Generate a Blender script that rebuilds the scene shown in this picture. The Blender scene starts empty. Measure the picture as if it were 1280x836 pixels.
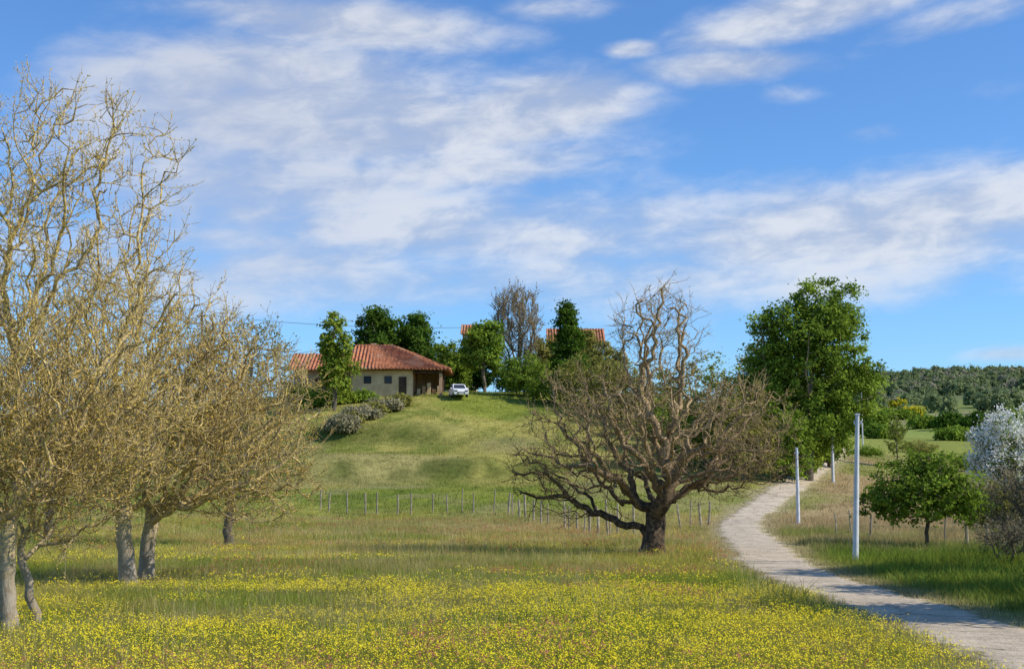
import bpy, math, random
import numpy as np
from mathutils import Vector
R=np.random.RandomState(7)
scene=bpy.context.scene
F=1700.0; CZ=2.9; PT=math.atan(182/F); cp,sp=math.cos(PT),math.sin(PT)
def W(c,r,D):
    u=(c-640)/F; t=(418-r)/F
    y=cp-t*sp; z=sp+t*cp
    return (u/y*D, D, CZ+z/y*D)
def XY(c,D,r=600): 
    a=W(c,r,D); return a[0],a[1]
# ------------------------------------------------ numpy noise
_L=R.rand(256,256)
def vnoise(x,y):
    x=np.asarray(x,float);y=np.asarray(y,float)
    xi=np.floor(x).astype(int);yi=np.floor(y).astype(int)
    fx=x-xi;fy=y-yi;fx=fx*fx*(3-2*fx);fy=fy*fy*(3-2*fy)
    g=lambda i,j:_L[i%256,j%256]
    return (g(xi,yi)*(1-fx)+g(xi+1,yi)*fx)*(1-fy)+(g(xi,yi+1)*(1-fx)+g(xi+1,yi+1)*fx)*fy
def fbm(x,y,o=4):
    s=0;a=.5;t=0
    for k in range(o):
        s=s+a*vnoise(x*2**k+17.3*k,y*2**k+9.1*k);t+=a;a*=.5
    return s/t
def sst(a,b,x):
    t=np.clip((x-a)/(b-a),0,1);return t*t*(3-2*t)
# ------------------------------------------------ terrain
cps=[]
for y in (-400,-100,-20,10,30,50,68,78):
    for x in (-120,-70,-35,-12,8,30,65,120):
        if y<-50 and abs(x)<60: continue
        cps.append((x*(4 if y==-400 else 1),y,0 if y<40 else (0 if x<40 else .5)))
for c,l in {
 -250:[(100,640),(140,605),(180,570),(230,548)],
 0:[(100,640),(140,590),(180,540),(215,525)],
 250:[(100,637),(130,582),(160,520),(195,500)],
 380:[(98,640),(118,600),(135,560),(156,502),(172,489)],
 500:[(98,640),(118,600),(135,562),(150,512),(161,490)],
 640:[(96,640),(118,600),(135,562),(150,516),(165,491)],
 750:[(92,645),(115,598),(140,542),(165,496)],
 850:[(88,650),(110,610),(130,574),(160,522),(190,500)],
 910:[(88,652),(105,622),(130,582),(160,545)],
 1100:[(98,640),(120,612),(140,596),(170,575),(200,560),(260,545),(350,526),(500,508),(700,486),(900,472)],
 1250:[(80,655),(98,636),(115,615),(130,602),(170,580),(200,566),(260,548),(350,528),(500,508),(700,484),(900,468)],
 1450:[(98,630),(150,585),(200,560),(350,522),(600,490),(900,464)],
 1000:[(500,512),(700,490),(900,476)],
 }.items():
    for D,r in l: cps.append(W(c,r,D))
ROADC=[(938,642,93),(960,625,102),(983,610,112),(1005,595,125),(1022,582,138),(1035,570,155),(1044,559,175),(1046,553,190)]
for c in ROADC: cps.append(W(*c))
for x,y,z in [(-17,175,13.6),(-10,200,15.3),(10,200,15.3),(-30,190,13),(0,180,14.2),(20,190,14.5),(-10,235,13),(10,250,12),(-60,300,7),(0,350,8),(-200,350,3),(-200,150,6),
  (0,600,10),(-300,700,5),(-900,900,5),(0,1000,20),(300,1100,68),(700,900,74),(1500,1200,80),(400,1600,55),(0,1800,30),(-1500,2000,10),(1500,2500,45),(0,3000,30),
  (-1500,0,0),(-1500,-400,0),(1500,-400,0),(1500,0,10),(400,0,5),(300,200,20),(-2000,3000,0),(2000,3000,40),(-500,200,2)]: cps.append((x,y,z))
CP=np.array(cps);_c=9.0
r2=((CP[:,None,:2]-CP[None,:,:2])**2).sum(-1)
n=len(CP);A=np.zeros((n+1,n+1));A[:n,:n]=np.sqrt(r2+_c*_c)-np.eye(n)*2.0;A[:n,n]=1;A[n,:n]=1
SOL=np.linalg.solve(A,np.append(CP[:,2],0))
def terr(x,y):
    """terrace banks: signed distance from two wavering contour lines on the slope"""
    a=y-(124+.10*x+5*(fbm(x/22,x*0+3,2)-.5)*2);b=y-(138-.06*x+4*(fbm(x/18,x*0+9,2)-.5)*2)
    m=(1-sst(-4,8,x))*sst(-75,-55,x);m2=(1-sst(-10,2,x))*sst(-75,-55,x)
    return a,b,m,m2
def gz(x,y):
    x=np.atleast_1d(np.asarray(x,float));y=np.atleast_1d(np.asarray(y,float));o=np.empty(x.shape)
    xf,yf=x.ravel(),y.ravel();of=np.empty(xf.shape)
    for s in range(0,len(xf),20000):
        a,b=xf[s:s+20000],yf[s:s+20000]
        d=np.sqrt((a[:,None]-CP[None,:,0])**2+(b[:,None]-CP[None,:,1])**2+_c*_c)
        of[s:s+20000]=d@SOL[:n]+SOL[n]
    x,y=xf,yf
    rd=np.abs(x-roadx(y));k=sst(1.5,7,rd)
    of=of+k*(fbm(x/9,y/9,3)-.5)*.6*sst(10,90,y)+k*(fbm(x/4+50,y/4,2)-.5)*.18+sst(230,600,y)*(fbm(x/90,y/90,3)-.5)*10
    a,b,m,m2=terr(x,y)
    of=of+m*.85*np.tanh(a/1.3)*np.exp(-(a/9)**2)+m2*.7*np.tanh(b/1.3)*np.exp(-(b/8)**2)
    return of.reshape(o.shape)
rc=[(8.4,-60),(8.5,0),(8.65,15),(8.85,25),(8.85,32),(8.7,38.5),(8.95,45.5),(9.7,52),(11.3,64),(12.7,76),(14.0,85)]
rc+=[W(*c)[:2] for c in ROADC]
rc+=[XY(1036,205),XY(1005,222),XY(960,240)]
rc=np.array(rc)
ry=np.arange(-60,240,.5);rx=np.interp(ry,rc[:,1],rc[:,0])
ker=np.hanning(11);ker/=ker.sum();rx2=np.convolve(np.pad(rx,5,mode='edge'),ker,'valid')
def roadx(y): return np.interp(y,ry,rx2,left=rx2[0],right=rx2[-1])
rdx=np.gradient(rx2,ry);rcos=1/np.sqrt(1+rdx**2)
def roaddist(x,y): return np.where(y<240,(x-roadx(y))*np.interp(y,ry,rcos),50.)
RH=1.25
def gz1(x,y): return float(gz(x,y)[0])
def gcolor(x,y):
    x=np.asarray(x,float);y=np.asarray(y,float)
    def C(a): return np.array(a)[None,:]
    def mix(a,b,t): return a*(1-t[:,None])+b*t[:,None]
    n1=fbm(x/7,y/9,4);n2=fbm(x/3+40,y/4+11,3);n3=fbm(x/22+9,y/14+70,3)
    col=mix(C((.38,.345,.075)),C((.25,.285,.045)),sst(.42,.6,n1))
    dry=sst(.45,.62,n2)*.35+sst(56,80,y+8*(n1-.5))*(1-sst(84,100,y))*.4*sst(.35,.6,n3)
    col=mix(col,C((.43,.32,.15)),np.clip(dry,0,.65))
    hill=mix(C((.24,.275,.045)),C((.37,.34,.09)),sst(.4,.62,n3))
    hill=mix(hill,C((.14,.19,.03)),sst(.46,.62,n2)*.7)
    hill=mix(hill,C((.38,.32,.15)),sst(.52,.68,n1)*.5*(1-sst(135,145,y)))
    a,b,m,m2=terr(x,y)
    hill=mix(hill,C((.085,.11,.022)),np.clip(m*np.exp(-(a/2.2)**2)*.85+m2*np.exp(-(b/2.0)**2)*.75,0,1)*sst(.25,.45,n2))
    col=mix(col,hill,sst(86,104,y+10*(n1-.5)))
    rd=roaddist(x,y)
    right=sst(.8,3,rd)
    bank=mix(C((.13,.195,.028)),C((.25,.29,.05)),sst(.4,.6,n1))  # bank right of the road: its shade is painted in as darker green
    br=mix(C((.40,.30,.15)),C((.28,.28,.08)),sst(.45,.62,n1))
    rcol=mix(bank,br,sst(53,72,y+12*(n3-.5)))
    rcol=mix(rcol,C((.25,.28,.06)),sst(145,195,y+30*(n3-.5)))
    col=mix(col,rcol,right)
    q=fbm(x/45,y/30,2)
    far=mix(C((.27,.33,.08)),C((.16,.21,.055)),sst(.45,.52,q));far=mix(far,C((.36,.33,.17)),sst(.56,.6,q)*.7)
    col=mix(col,far,sst(230,290,y))
    col=mix(col,C((.14,.17,.08)),sst(580,660,y))
    edge=1-sst(1.2,2.6,np.abs(rd)+1.2*(n2-.5))
    col=mix(col,C((.42,.34,.20)),edge*.8)
    return np.clip(col,0,1)
# ------------------------------------------------ mesh helpers
def np_mesh(name,V,Fc,attrs=None,smooth=False,mats=(),midx=None):
    m=bpy.data.meshes.new(name);V=np.asarray(V,np.float32);
    if not isinstance(Fc,list): Fc=[Fc]
    nl=sum(f.size for f in Fc);nf=sum(len(f) for f in Fc)
    m.vertices.add(len(V));m.vertices.foreach_set('co',V.ravel())
    m.loops.add(nl);m.polygons.add(nf)
    m.loops.foreach_set('vertex_index',np.concatenate([f.ravel() for f in Fc]).astype(np.int32))
    tot=np.concatenate([np.full(len(f),f.shape[1]) for f in Fc]);st=np.concatenate([[0],np.cumsum(tot)[:-1]])
    m.polygons.foreach_set('loop_start',st.astype(np.int32));m.polygons.foreach_set('loop_total',tot.astype(np.int32))
    m.polygons.foreach_set('use_smooth',np.full(nf,smooth))
    for k in mats:m.materials.append(k)
    if midx is not None:m.polygons.foreach_set('material_index',np.asarray(midx,np.int32))
    m.update(calc_edges=True)
    for k,(t,a) in (attrs or {}).items():
        at=m.attributes.new(k,t,'POINT')
        at.data.foreach_set({'FLOAT':'value','FLOAT_COLOR':'color','INT':'value','FLOAT_VECTOR':'vector'}[t],np.asarray(a).astype(np.int32 if t=='INT' else np.float32).ravel())
    return m
def add(name,m,parent=None,loc=None):
    o=bpy.data.objects.new(name,m);scene.collection.objects.link(o)
    if parent:o.parent=parent
    if loc is not None:o.location=loc
    return o
def empty(name,loc=(0,0,0)):
    o=bpy.data.objects.new(name,None);o.location=loc;o.empty_display_size=.3;scene.collection.objects.link(o);return o
# ------------------------------------------------ materials
class NT:
    def __init__(s,t): s.t=t
    def n(s,ty,**k):
        x=s.t.nodes.new(ty)
        for a,b in k.items(): setattr(x,a,b)
        return x
    def i(s,node,key,v):
        sk=node.inputs[key]
        if isinstance(v,bpy.types.NodeSocket): s.t.links.new(v,sk)
        else: sk.default_value=v
    def m(s,op,a,b=0.0,c=0.0,clamp=False):
        x=s.n('ShaderNodeMath',operation=op,use_clamp=clamp);s.i(x,0,a);s.i(x,1,b);s.i(x,2,c);return x.outputs[0]
    def mix(s,f,a,b,bt='MIX'):
        x=s.n('ShaderNodeMix',data_type='RGBA',blend_type=bt);s.i(x,0,f);s.i(x,6,a);s.i(x,7,b);return x.outputs[2]
    def noise(s,v,sc,det=4,ro=.55,dist=0):
        x=s.n('ShaderNodeTexNoise');s.i(x,'Vector',v);s.i(x,'Scale',sc);s.i(x,'Detail',det);s.i(x,'Roughness',ro);s.i(x,'Distortion',dist);return x.outputs[0]
    def ss(s,v,a,b,lo=0.,hi=1.):
        x=s.n('ShaderNodeMapRange',interpolation_type='SMOOTHSTEP');s.i(x,0,v);s.i(x,1,a);s.i(x,2,b);s.i(x,3,lo);s.i(x,4,hi);return x.outputs[0]
    def bump(s,h,st,d):
        x=s.n('ShaderNodeBump');s.i(x,'Height',h);s.i(x,'Strength',st);s.i(x,'Distance',d);return x.outputs[0]
def c4(c): return (c[0],c[1],c[2],1)
def mat(name):
    m=bpy.data.materials.new(name);m.use_nodes=True;t=m.node_tree;t.nodes.clear();h=NT(t)
    out=h.n('ShaderNodeOutputMaterial');b=h.n('ShaderNodeBsdfPrincipled');h.i(b,'Roughness',.85);h.i(b,'Specular IOR Level',.2)
    t.links.new(b.outputs[0],out.inputs[0]);return m,h,b,out
def pmat(name,c1,c2,sc=3,rough=.85,bump=0,metal=0,bd=.02):
    m,h,b,o=mat(name);g=h.n('ShaderNodeNewGeometry')
    nn=h.noise(g.outputs['Position'],sc,5,.65)
    h.i(b,'Base Color',h.mix(h.ss(nn,.35,.65),c4(c1),c4(c2)));h.i(b,'Roughness',rough);h.i(b,'Metallic',metal)
    if bump:h.i(b,'Normal',h.bump(h.noise(g.outputs['Position'],sc*4,4),bump,bd))
    return m
def leafmat(name,c1,c2,trans=.35,attr=False):
    m,h,b,o=mat(name);m.node_tree.nodes.remove(b);b=h.n('ShaderNodeBsdfDiffuse')
    if attr: col=h.n('ShaderNodeAttribute',attribute_name='bc').outputs['Color']
    else:
        a=h.n('ShaderNodeAttribute',attribute_name='v').outputs['Fac'];col=h.mix(a,c4(c1),c4(c2))
    h.i(b,'Color',col)
    tr=h.n('ShaderNodeBsdfTranslucent');h.i(tr,'Color',col)
    mx=h.n('ShaderNodeMixShader');h.i(mx,0,trans);m.node_tree.links.new(b.outputs[0],mx.inputs[1]);m.node_tree.links.new(tr.outputs[0],mx.inputs[2]);m.node_tree.links.new(mx.outputs[0],o.inputs[0])
    return m
mg,h,b,o=mat('grass_ground');g=h.n('ShaderNodeNewGeometry').outputs['Position'];a=h.n('ShaderNodeAttribute',attribute_name='gcol').outputs['Color']
f1=h.noise(g,1.7,5,.7);f2=h.noise(g,9,3,.7)
sc=h.m('ADD',h.ss(f1,.3,.7,.6,1.0),h.ss(f2,.3,.7,-.12,.3))
vm=h.n('ShaderNodeVectorMath',operation='SCALE');h.i(vm,0,a);h.i(vm,'Scale',sc);h.i(b,'Base Color',vm.outputs[0]);h.i(b,'Normal',h.bump(h.noise(g,5,4,.8),.6,.12));h.i(b,'Roughness',1.);h.i(b,'Specular IOR Level',.05)
def axis(d0,d1,st,far0,far1):
    a=list(np.arange(d0,d1+.01,st));s=st;x=d1
    while x<far1: s*=1.14;x+=s;a.append(x)
    s=st;x=d0;l=[]
    while x>far0: s*=1.14;x-=s;l.append(x)
    return np.array(l[::-1]+a)
xs=axis(-75,85,1,-2500,2500);ys=axis(5,215,.8,-400,3200)
GX,GY=np.meshgrid(xs,ys);Z=gz(GX,GY)
V=np.stack([GX.ravel(),GY.ravel(),Z.ravel()],1);nx,ny=len(xs),len(ys)
I=np.arange(nx*ny).reshape(ny,nx);Q=np.stack([I[:-1,:-1],I[:-1,1:],I[1:,1:],I[1:,:-1]],-1).reshape(-1,4)
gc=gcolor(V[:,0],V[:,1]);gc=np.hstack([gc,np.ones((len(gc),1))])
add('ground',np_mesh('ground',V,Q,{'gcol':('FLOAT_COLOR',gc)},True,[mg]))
# road
m,h,b,o=mat('old_concrete');g=h.n('ShaderNodeNewGeometry').outputs['Position']
n1=h.noise(g,.8,6,.7);n2=h.noise(g,9,5,.8);n3=h.noise(g,30,3,.8);n4=h.noise(g,2.6,4,.75)
ra=h.n('ShaderNodeAttribute',attribute_name='v').outputs['Fac']
col=h.mix(h.ss(n1,.38,.62),c4((.66,.54,.385)),c4((.47,.38,.265)));col=h.mix(h.ss(n2,.50,.66,0,.75),col,c4((.26,.21,.14)));col=h.mix(h.ss(n3,.52,.66,0,.8),col,c4((.74,.66,.52)))
col=h.mix(h.ss(n4,.56,.66,0,.55),col,c4((.30,.25,.17)))
col=h.mix(h.ss(h.m('ADD',ra,h.m('MULTIPLY',h.m('SUBTRACT',n4,.5),2.4)),.55,.9,0,.85),col,c4((.29,.25,.10)))
vo=h.n('ShaderNodeTexVoronoi',feature='DISTANCE_TO_EDGE');dd=h.n('ShaderNodeVectorMath',operation='ADD');h.i(dd,0,g);nz=h.n('ShaderNodeTexNoise');h.i(nz,'Vector',g);h.i(nz,'Scale',1.5);h.t.links.new(nz.outputs[1],dd.inputs[1]);h.i(vo,'Vector',dd.outputs[0]);h.i(vo,'Scale',.4)
col=h.mix(h.ss(vo.outputs[0],.0,.025,.6,0.),col,c4((.13,.12,.06)))
h.i(b,'Base Color',col);h.i(b,'Normal',h.bump(n2,.9,.05));h.i(b,'Roughness',.97)
yy=np.arange(-40,236,.3);xx=roadx(yy);cs=np.interp(yy,ry,rcos);sl=np.interp(yy,ry,rdx)
rows=[];va=[]
offs=[-RH-.18,-RH,-.8,-.3,.3,.8,RH,RH+.18]
for k,of in enumerate(offs):
    sgn=k//4;j=(fbm(yy/.8+sgn*9,yy*0+sgn*31,4)-.5)*1.15 if k in(0,1,6,7) else 0
    px=xx+(of+j)*cs;py=yy-(of+j)*sl*cs
    pz=gz(px,py)+(.028 if 0<k<7 else -.05)+(.012 if k in (3,4) else 0)
    rows.append(np.stack([px,py,pz],1));va.append(np.full(len(yy),[1.1,.85,.15,.3,.3,.15,.85,1.1][k]))
V=np.stack(rows,1).reshape(-1,3);va=np.stack(va,1).ravel();I=np.arange(len(V)).reshape(-1,8);Q=np.stack([I[:-1,:-1],I[:-1,1:],I[1:,1:],I[1:,:-1]],-1).reshape(-1,4)
add('concrete_road',np_mesh('road',V,Q,{'v':('FLOAT',va)},True,[m]))
# ------------------------------------------------ tubes / trees
def nrm(a): return a/np.maximum(np.linalg.norm(a,axis=-1,keepdims=True),1e-9)
def tubes(groups):
    Vs=[];Fs=[];off=0
    for P,Rr,k in groups:
        B,N,_=P.shape
        T=np.empty_like(P);T[:,1:-1]=P[:,2:]-P[:,:-2];T[:,0]=P[:,1]-P[:,0];T[:,-1]=P[:,-1]-P[:,-2];T=nrm(T)
        ref=np.array([.83,.41,.21]);a=nrm(np.cross(T,ref));b_=np.cross(T,a)
        an=np.arange(k)*2*np.pi/k
        v=P[:,:,None,:]+Rr[:,:,None,None]*(np.cos(an)[None,None,:,None]*a[:,:,None,:]+np.sin(an)[None,None,:,None]*b_[:,:,None,:])
        idx=np.arange(B*N*k).reshape(B,N,k)+off
        f=np.stack([idx[:,:-1],np.roll(idx,-1,2)[:,:-1],np.roll(idx,-1,2)[:,1:],idx[:,1:]],-1).reshape(-1,4)
        Vs.append(v.reshape(-1,3));Fs.append(f);off+=B*N*k
    return np.concatenate(Vs),np.concatenate(Fs)
def colonize(start,att,step,dk,jit,maxit=100,up=0.,rs=R):
    P=[np.array(p,float) for p in start];par=[-1]+list(range(len(start)-1));P=np.array(P);ch=np.zeros(len(P),int);ch[:-1]=1
    par=np.array(par);att=att.copy()
    d=np.linalg.norm(att[:,None]-P[None],axis=2);ni=d.argmin(1);nd=d.min(1)
    for it in range(maxit):
        if len(att)==0:break
        dv=nrm(att-P[ni]);acc=np.zeros_like(P);np.add.at(acc,ni,dv)
        idx=np.unique(ni);idx=idx[ch[idx]<3]
        if len(idx)==0:break
        dr=nrm(acc[idx])+rs.normal(0,jit,(len(idx),3));dr[:,2]+=up
        new=P[idx]+step*nrm(dr);ch[idx]+=1
        base=len(P);P=np.concatenate([P,new]);par=np.concatenate([par,idx]);ch=np.concatenate([ch,np.zeros(len(new),int)])
        d=np.linalg.norm(att[:,None]-new[None],axis=2);mi=d.argmin(1);mn=d.min(1);u=mn<nd;ni[u]=mi[u]+base;nd[u]=mn[u]
        k=nd>dk;att=att[k];ni=ni[k];nd=nd[k]
    return P,par
def skeleton(P,par,rt,RT,e=2.3):
    n=len(P);acc=np.zeros(n);r=np.zeros(n)
    for i in range(n-1,-1,-1):
        r[i]=acc[i]**(1/e) if acc[i]>0 else rt
        if par[i]>=0:acc[par[i]]+=r[i]**e
    r=rt+(r-rt)*(RT-rt)/max(r[0]-rt,1e-6)
    kids=[[] for _ in range(n)]
    for i in range(1,n):kids[par[i]].append(i)
    chains=[];st=[(0,None)]
    while st:
        s,p=st.pop();c=[] if p is None else [p];cur=s
        while True:
            c.append(cur);k=kids[cur]
            if not k:break
            m_=max(k,key=lambda q:r[q])
            for q in k:
                if q!=m_:st.append((q,cur))
            cur=m_
        chains.append((c,p is not None))
    G={}
    for c,child in chains:
        if len(c)<2:continue
        pts=P[c];rr=r[c].copy()
        if child: rr[0]=min(rr[0],rr[1]*1.25)
        rr[-1]*=.6
        k=12 if rr.max()>.12 else (7 if rr.max()>.05 else (5 if rr.max()>.02 else 3))
        G.setdefault((len(c),k),[]).append((pts,rr))
    return r,[(np.array([a for a,_ in v]),np.array([b for _,b in v]),k[1]) for k,v in G.items()]
def twigs(B,Dv,L,N,r0,r1,jit,up,rs=R):
    P=[B];d=nrm(Dv);st=L/(N-1)
    for i in range(N-1):
        d=nrm(d+rs.normal(0,jit,d.shape)+np.array([0,0,up]));P.append(P[-1]+d*st[:,None])
    P=np.stack(P,1);rr=np.linspace(1,0,N)[None]*(r0-r1)+r1+np.zeros((len(B),1))
    return P,rr,d
def leafq(C,size,rs=R,outw=None,asp=.55,vals=None):
    n=len(C);a=nrm(rs.normal(size=(n,3)));
    if outw is not None:
        nn=nrm(outw+rs.normal(0,.55,(n,3)));a=nrm(np.cross(nn,a));b_=np.cross(nn,a)
    else: b_=nrm(np.cross(a,rs.normal(size=(n,3))))
    s=(size*rs.uniform(.6,1.3,n))[:,None]
    V=np.stack([C-a*s,C+b_*s*asp-a*s*.1,C+a*s,C-b_*s*asp-a*s*.1],1).reshape(-1,3)
    v=np.repeat(rs.rand(n) if vals is None else vals,4)
    return V,np.arange(4*n).reshape(n,4),v
def ell(n,c,r,rs=R,pw=.45):
    d=nrm(rs.normal(size=(n,3)));return np.array(c)+d*(rs.rand(n,1)**pw)*np.array(r)
def treeobj(name,parts,loc):
    e=empty(name,loc)
    for cn,V,Fc,v,mt,sm in parts:
        add(cn,np_mesh(cn,V,Fc,{'v':('FLOAT',v)} if v is not None else None,sm,[mt]),e)
    return e
def barkmat(name,c1,c2,c3,hz=2.5,lo=.42,hi_=.6):
    m,h,b,o=mat(name);g=h.n('ShaderNodeNewGeometry').outputs['Position'];z=h.n('ShaderNodeTexCoord').outputs['Object']
    sep=h.n('ShaderNodeSeparateXYZ');h.i(sep,0,z)
    n1=h.noise(g,5,4,.7);n2=h.noise(g,16,3,.7)
    low=h.mix(h.ss(n1,.4,.62),c4(c1),c4(c2));hi=h.mix(h.ss(n2,lo,hi_),c4(c2),c4(c3))
    h.i(b,'Base Color',h.mix(h.ss(sep.outputs[2],hz*.4,hz*1.6),low,hi))
    mp=h.n('ShaderNodeMapping');h.i(mp,0,g);h.i(mp,3,(14,14,3));h.i(b,'Normal',h.bump(h.noise(mp.outputs[0],1,4,.7),.9,.04));h.i(b,'Roughness',.95)
    return m
def bare_tree(name,base,trunk,ells,natt,step,dk,RT,bark,leafm,seed,twn=2.0,twL=.7,leafn=1.0,leafs=.05,tipr=.011,jit=.22,up=.03,twup=.12,e=2.5):
    rs=np.random.RandomState(seed)
    tot=sum(e_[2] for e_ in ells)
    att=np.concatenate([ell(int(natt*w/tot),c,r,rs,.5) for c,r,w in ells]);att=att[att[:,2]>.7]
    tr=[np.array(t,float) for t in trunk];st=[]
    for a,b_ in zip(tr[:-1],tr[1:]):
        k=max(1,int(np.linalg.norm(b_-a)/step));st+= [a+(b_-a)*i/k+(rs.normal(0,.03,3) if (i>0) else 0) for i in range(k)]
    st.append(tr[-1])
    P,par=colonize(st,att,step,dk,jit,110,up,rs)
    r,G=skeleton(P,par,tipr*1.5,RT,e)
    G=[(P_,R_*(1+.45*np.exp(-np.clip(P_[:,:,2],0,9)/.3)),k) for P_,R_,k in G]
    d=np.zeros_like(P);d[1:]=nrm(P[1:]-P[par[1:]])
    thin=np.where((r<max(.045,tipr*4)))[0];thin=thin[thin>len(st)]
    nt=int(len(thin)*twn);s=rs.choice(thin,nt)
    B=P[s];dv=d[s]*.7+rs.normal(0,.55,(nt,3));L=twL*rs.uniform(.4,1.4,nt)
    T1,R1,d1=twigs(B,dv,L,5,tipr*.9,tipr*.5,.22,twup,rs);G.append((T1,R1,3))
    n2=nt*2;s2=rs.randint(0,nt,n2);j=rs.randint(1,4,n2)
    B2=T1[s2,j];dv2=nrm(T1[s2,j+1]-T1[s2,j])*.8+rs.normal(0,.6,(n2,3))
    T2,R2,d2=twigs(B2,dv2,twL*.45*rs.uniform(.4,1.4,n2),3,tipr*.65,tipr*.4,.2,twup,rs);G.append((T2,R2,3))
    V,Fc=tubes(G);parts=[('trunk_and_branches',V,Fc,None,bark,True)]
    if leafn>0:
        pts=np.concatenate([T1[:,1:].reshape(-1,3),T2.reshape(-1,3)]);k=int(len(pts)*leafn);q=pts[rs.randint(0,len(pts),k)]+rs.normal(0,.025,(k,3))
        V,Fc,v=leafq(q,leafs,rs);parts.append(('young_leaves',V,Fc,v,leafm,False))
    x,y=base;treeobj(name,parts,(x,y,gz1(x,y)-.05))
def leafy(name,base,H,ells,nclump,nleaf,lsize,bark,leafm,seed,RT=.2,crad=.5,tr0=.25,blossom=None,surf=.45):
    rs=np.random.RandomState(seed);tot=sum(e[2] for e in ells)
    att=np.concatenate([ell(max(6,int(nclump*w/tot)),c,r,rs,surf) for c,r,w in ells]);att=att[att[:,2]>.35]
    cen=np.average(np.array([e[0] for e in ells]),axis=0,weights=[e[2] for e in ells])
    P,par=colonize([(0,0,0),(0,0,H*.06),(rs.normal(0,.02)*H,rs.normal(0,.02)*H,H*tr0*.6),(cen[0]*.15,0,H*tr0)],att,H/20,H/28,.15,60,.05,rs)
    r,G=skeleton(P,par,.02,RT);V,Fc=tubes(G)
    cv=rs.rand(len(att));cr=crad*rs.uniform(.5,1.35,len(att))
    s=rs.randint(0,len(att),nleaf);off=rs.normal(0,1,(nleaf,3))*cr[s][:,None]*np.array([.62,.62,.45])
    C=att[s]+off;kp=C[:,2]>.1;C=C[kp];k=len(C);vals=np.clip(cv[s[kp]]*.6+rs.rand(k)*.4,0,1)
    out=nrm(C-cen+np.array([0,0,.3*H]));LV,LF,lv=leafq(C,lsize,rs,out*.7,vals=vals)
    parts=[('trunk_and_branches',V,Fc,None,bark,True),('foliage',LV,LF,lv,leafm,False)]
    if blossom:
        kk=blossom[1];C2=att[rs.randint(0,len(att),kk)];C2=C2+rs.normal(0,1,(kk,3))*crad*.6+nrm(C2-cen)*crad*.5
        BV,BF,bv=leafq(C2,blossom[2],rs,None,.9);parts.append(('blossom',BV,BF,bv,blossom[0],False))
    x,y=base;return treeobj(name,parts,(x,y,gz1(x,y)-.1))
bk_dark=barkmat('walnut_bark',(.035,.027,.02),(.16,.11,.065),(.50,.36,.19),3.6,.42,.58)
bk_lich=barkmat('lichen_bark',(.34,.29,.22),(.27,.215,.145),(.72,.53,.17),1.6,.44,.57)
bk_grey=barkmat('grey_bark',(.09,.075,.055),(.18,.145,.105),(.34,.27,.17),3)
lf_bud=leafmat('bud_leaves',(.46,.33,.09),(.38,.38,.07))
lf_bud2=leafmat('lichen_buds',(.72,.50,.08),(.52,.42,.12))
lf_olive=leafmat('olive_leaves',(.20,.19,.045),(.38,.36,.09))
lf_mid=leafmat('green_leaves',(.085,.145,.018),(.31,.42,.055))
lf_bright=leafmat('bright_leaves',(.14,.20,.024),(.36,.44,.06))
lf_dark=leafmat('dark_leaves',(.04,.09,.014),(.14,.23,.03))
lf_brown=leafmat('brown_buds',(.28,.21,.11),(.42,.34,.17))
lf_white=leafmat('white_blossom',(.78,.78,.70),(.88,.86,.82),.25)
lf_yel=leafmat('broom_blossom',(.6,.47,.03),(.75,.66,.05),.25)
lf_straw=leafmat('bramble_stems',(.27,.25,.15),(.40,.36,.21))
x,y=XY(815,55.5,690)
bare_tree('walnut_tree',(x,y),[(0,0,0),(.08,0,.8),(.16,0,1.7)],
 [((0,0,4.6),(5.9,5.0,2.9),4.2),((-3.6,0,3.3),(2.5,3,1.8),1.3),((3.3,0,3.7),(2.6,3,1.4),1.),((.3,0,8.6),(2.1,2.2,2.5),2.0),((-2.5,0,6.0),(2.4,2.5,1.8),1.1),((3.5,.5,5.9),(2.6,2.5,1.6),1.)],
 1750,.34,.48,.42,bk_dark,lf_bud,11,twn=1.6,twL=.85,leafn=.32,leafs=.042,tipr=.013,jit=.42,up=-.01,e=3.0)
x,y=XY(10,27,785)
bare_tree('walnut_tree.001',(x,y),[(0,0,0),(-.08,0,1.0),(-.05,0,2.0)],
 [((-.5,0,5.6),(3.7,3.4,3.6),5),((.4,0,9.1),(2.9,2.4,2.0),.9),((.9,.5,4.2),(2.7,2.5,2.0),2.4)],
 2200,.25,.36,.16,bk_lich,lf_bud2,21,twn=2.0,twL=.6,leafn=.6,leafs=.027,tipr=.0095,jit=.34,twup=.2,e=2.8)
x,y=XY(44,28,775)
bare_tree('walnut_tree.002',(x,y),[(0,0,0),(-.15,0,.9),(-.35,0,1.6)],[((.2,0,3.6),(2.4,2.2,2.2),1)],
 700,.25,.34,.085,bk_lich,lf_bud2,22,twn=2.,twL=.6,leafn=.6,leafs=.027,tipr=.0095,jit=.32,twup=.15,e=2.8)
x,y=XY(161,38,730)
bare_tree('walnut_tree.003',(x,y),[(0,0,0),(-.1,0,1.),(-.2,0,1.9)],[((.2,0,5.6),(3.2,3.0,3.8),4),((-1.6,0,4.0),(2.2,2,2.2),1)],
 1700,.28,.4,.22,bk_lich,lf_bud2,23,twn=2.0,twL=.7,leafn=.5,leafs=.034,tipr=.012,jit=.34,twup=.15,e=2.8)
x,y=XY(183,39,728)
bare_tree('walnut_tree.004',(x,y),[(0,0,0),(.0,0,1.),(.1,0,2.1)],[((1.9,0,4.6),(3.1,2.9,2.9),4),((3.0,0,2.8),(1.9,2,1.2),1)],
 1500,.28,.4,.21,bk_lich,lf_bud2,24,twn=2.0,twL=.75,leafn=.5,leafs=.034,tipr=.012,jit=.34,twup=.08,e=2.8)
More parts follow.
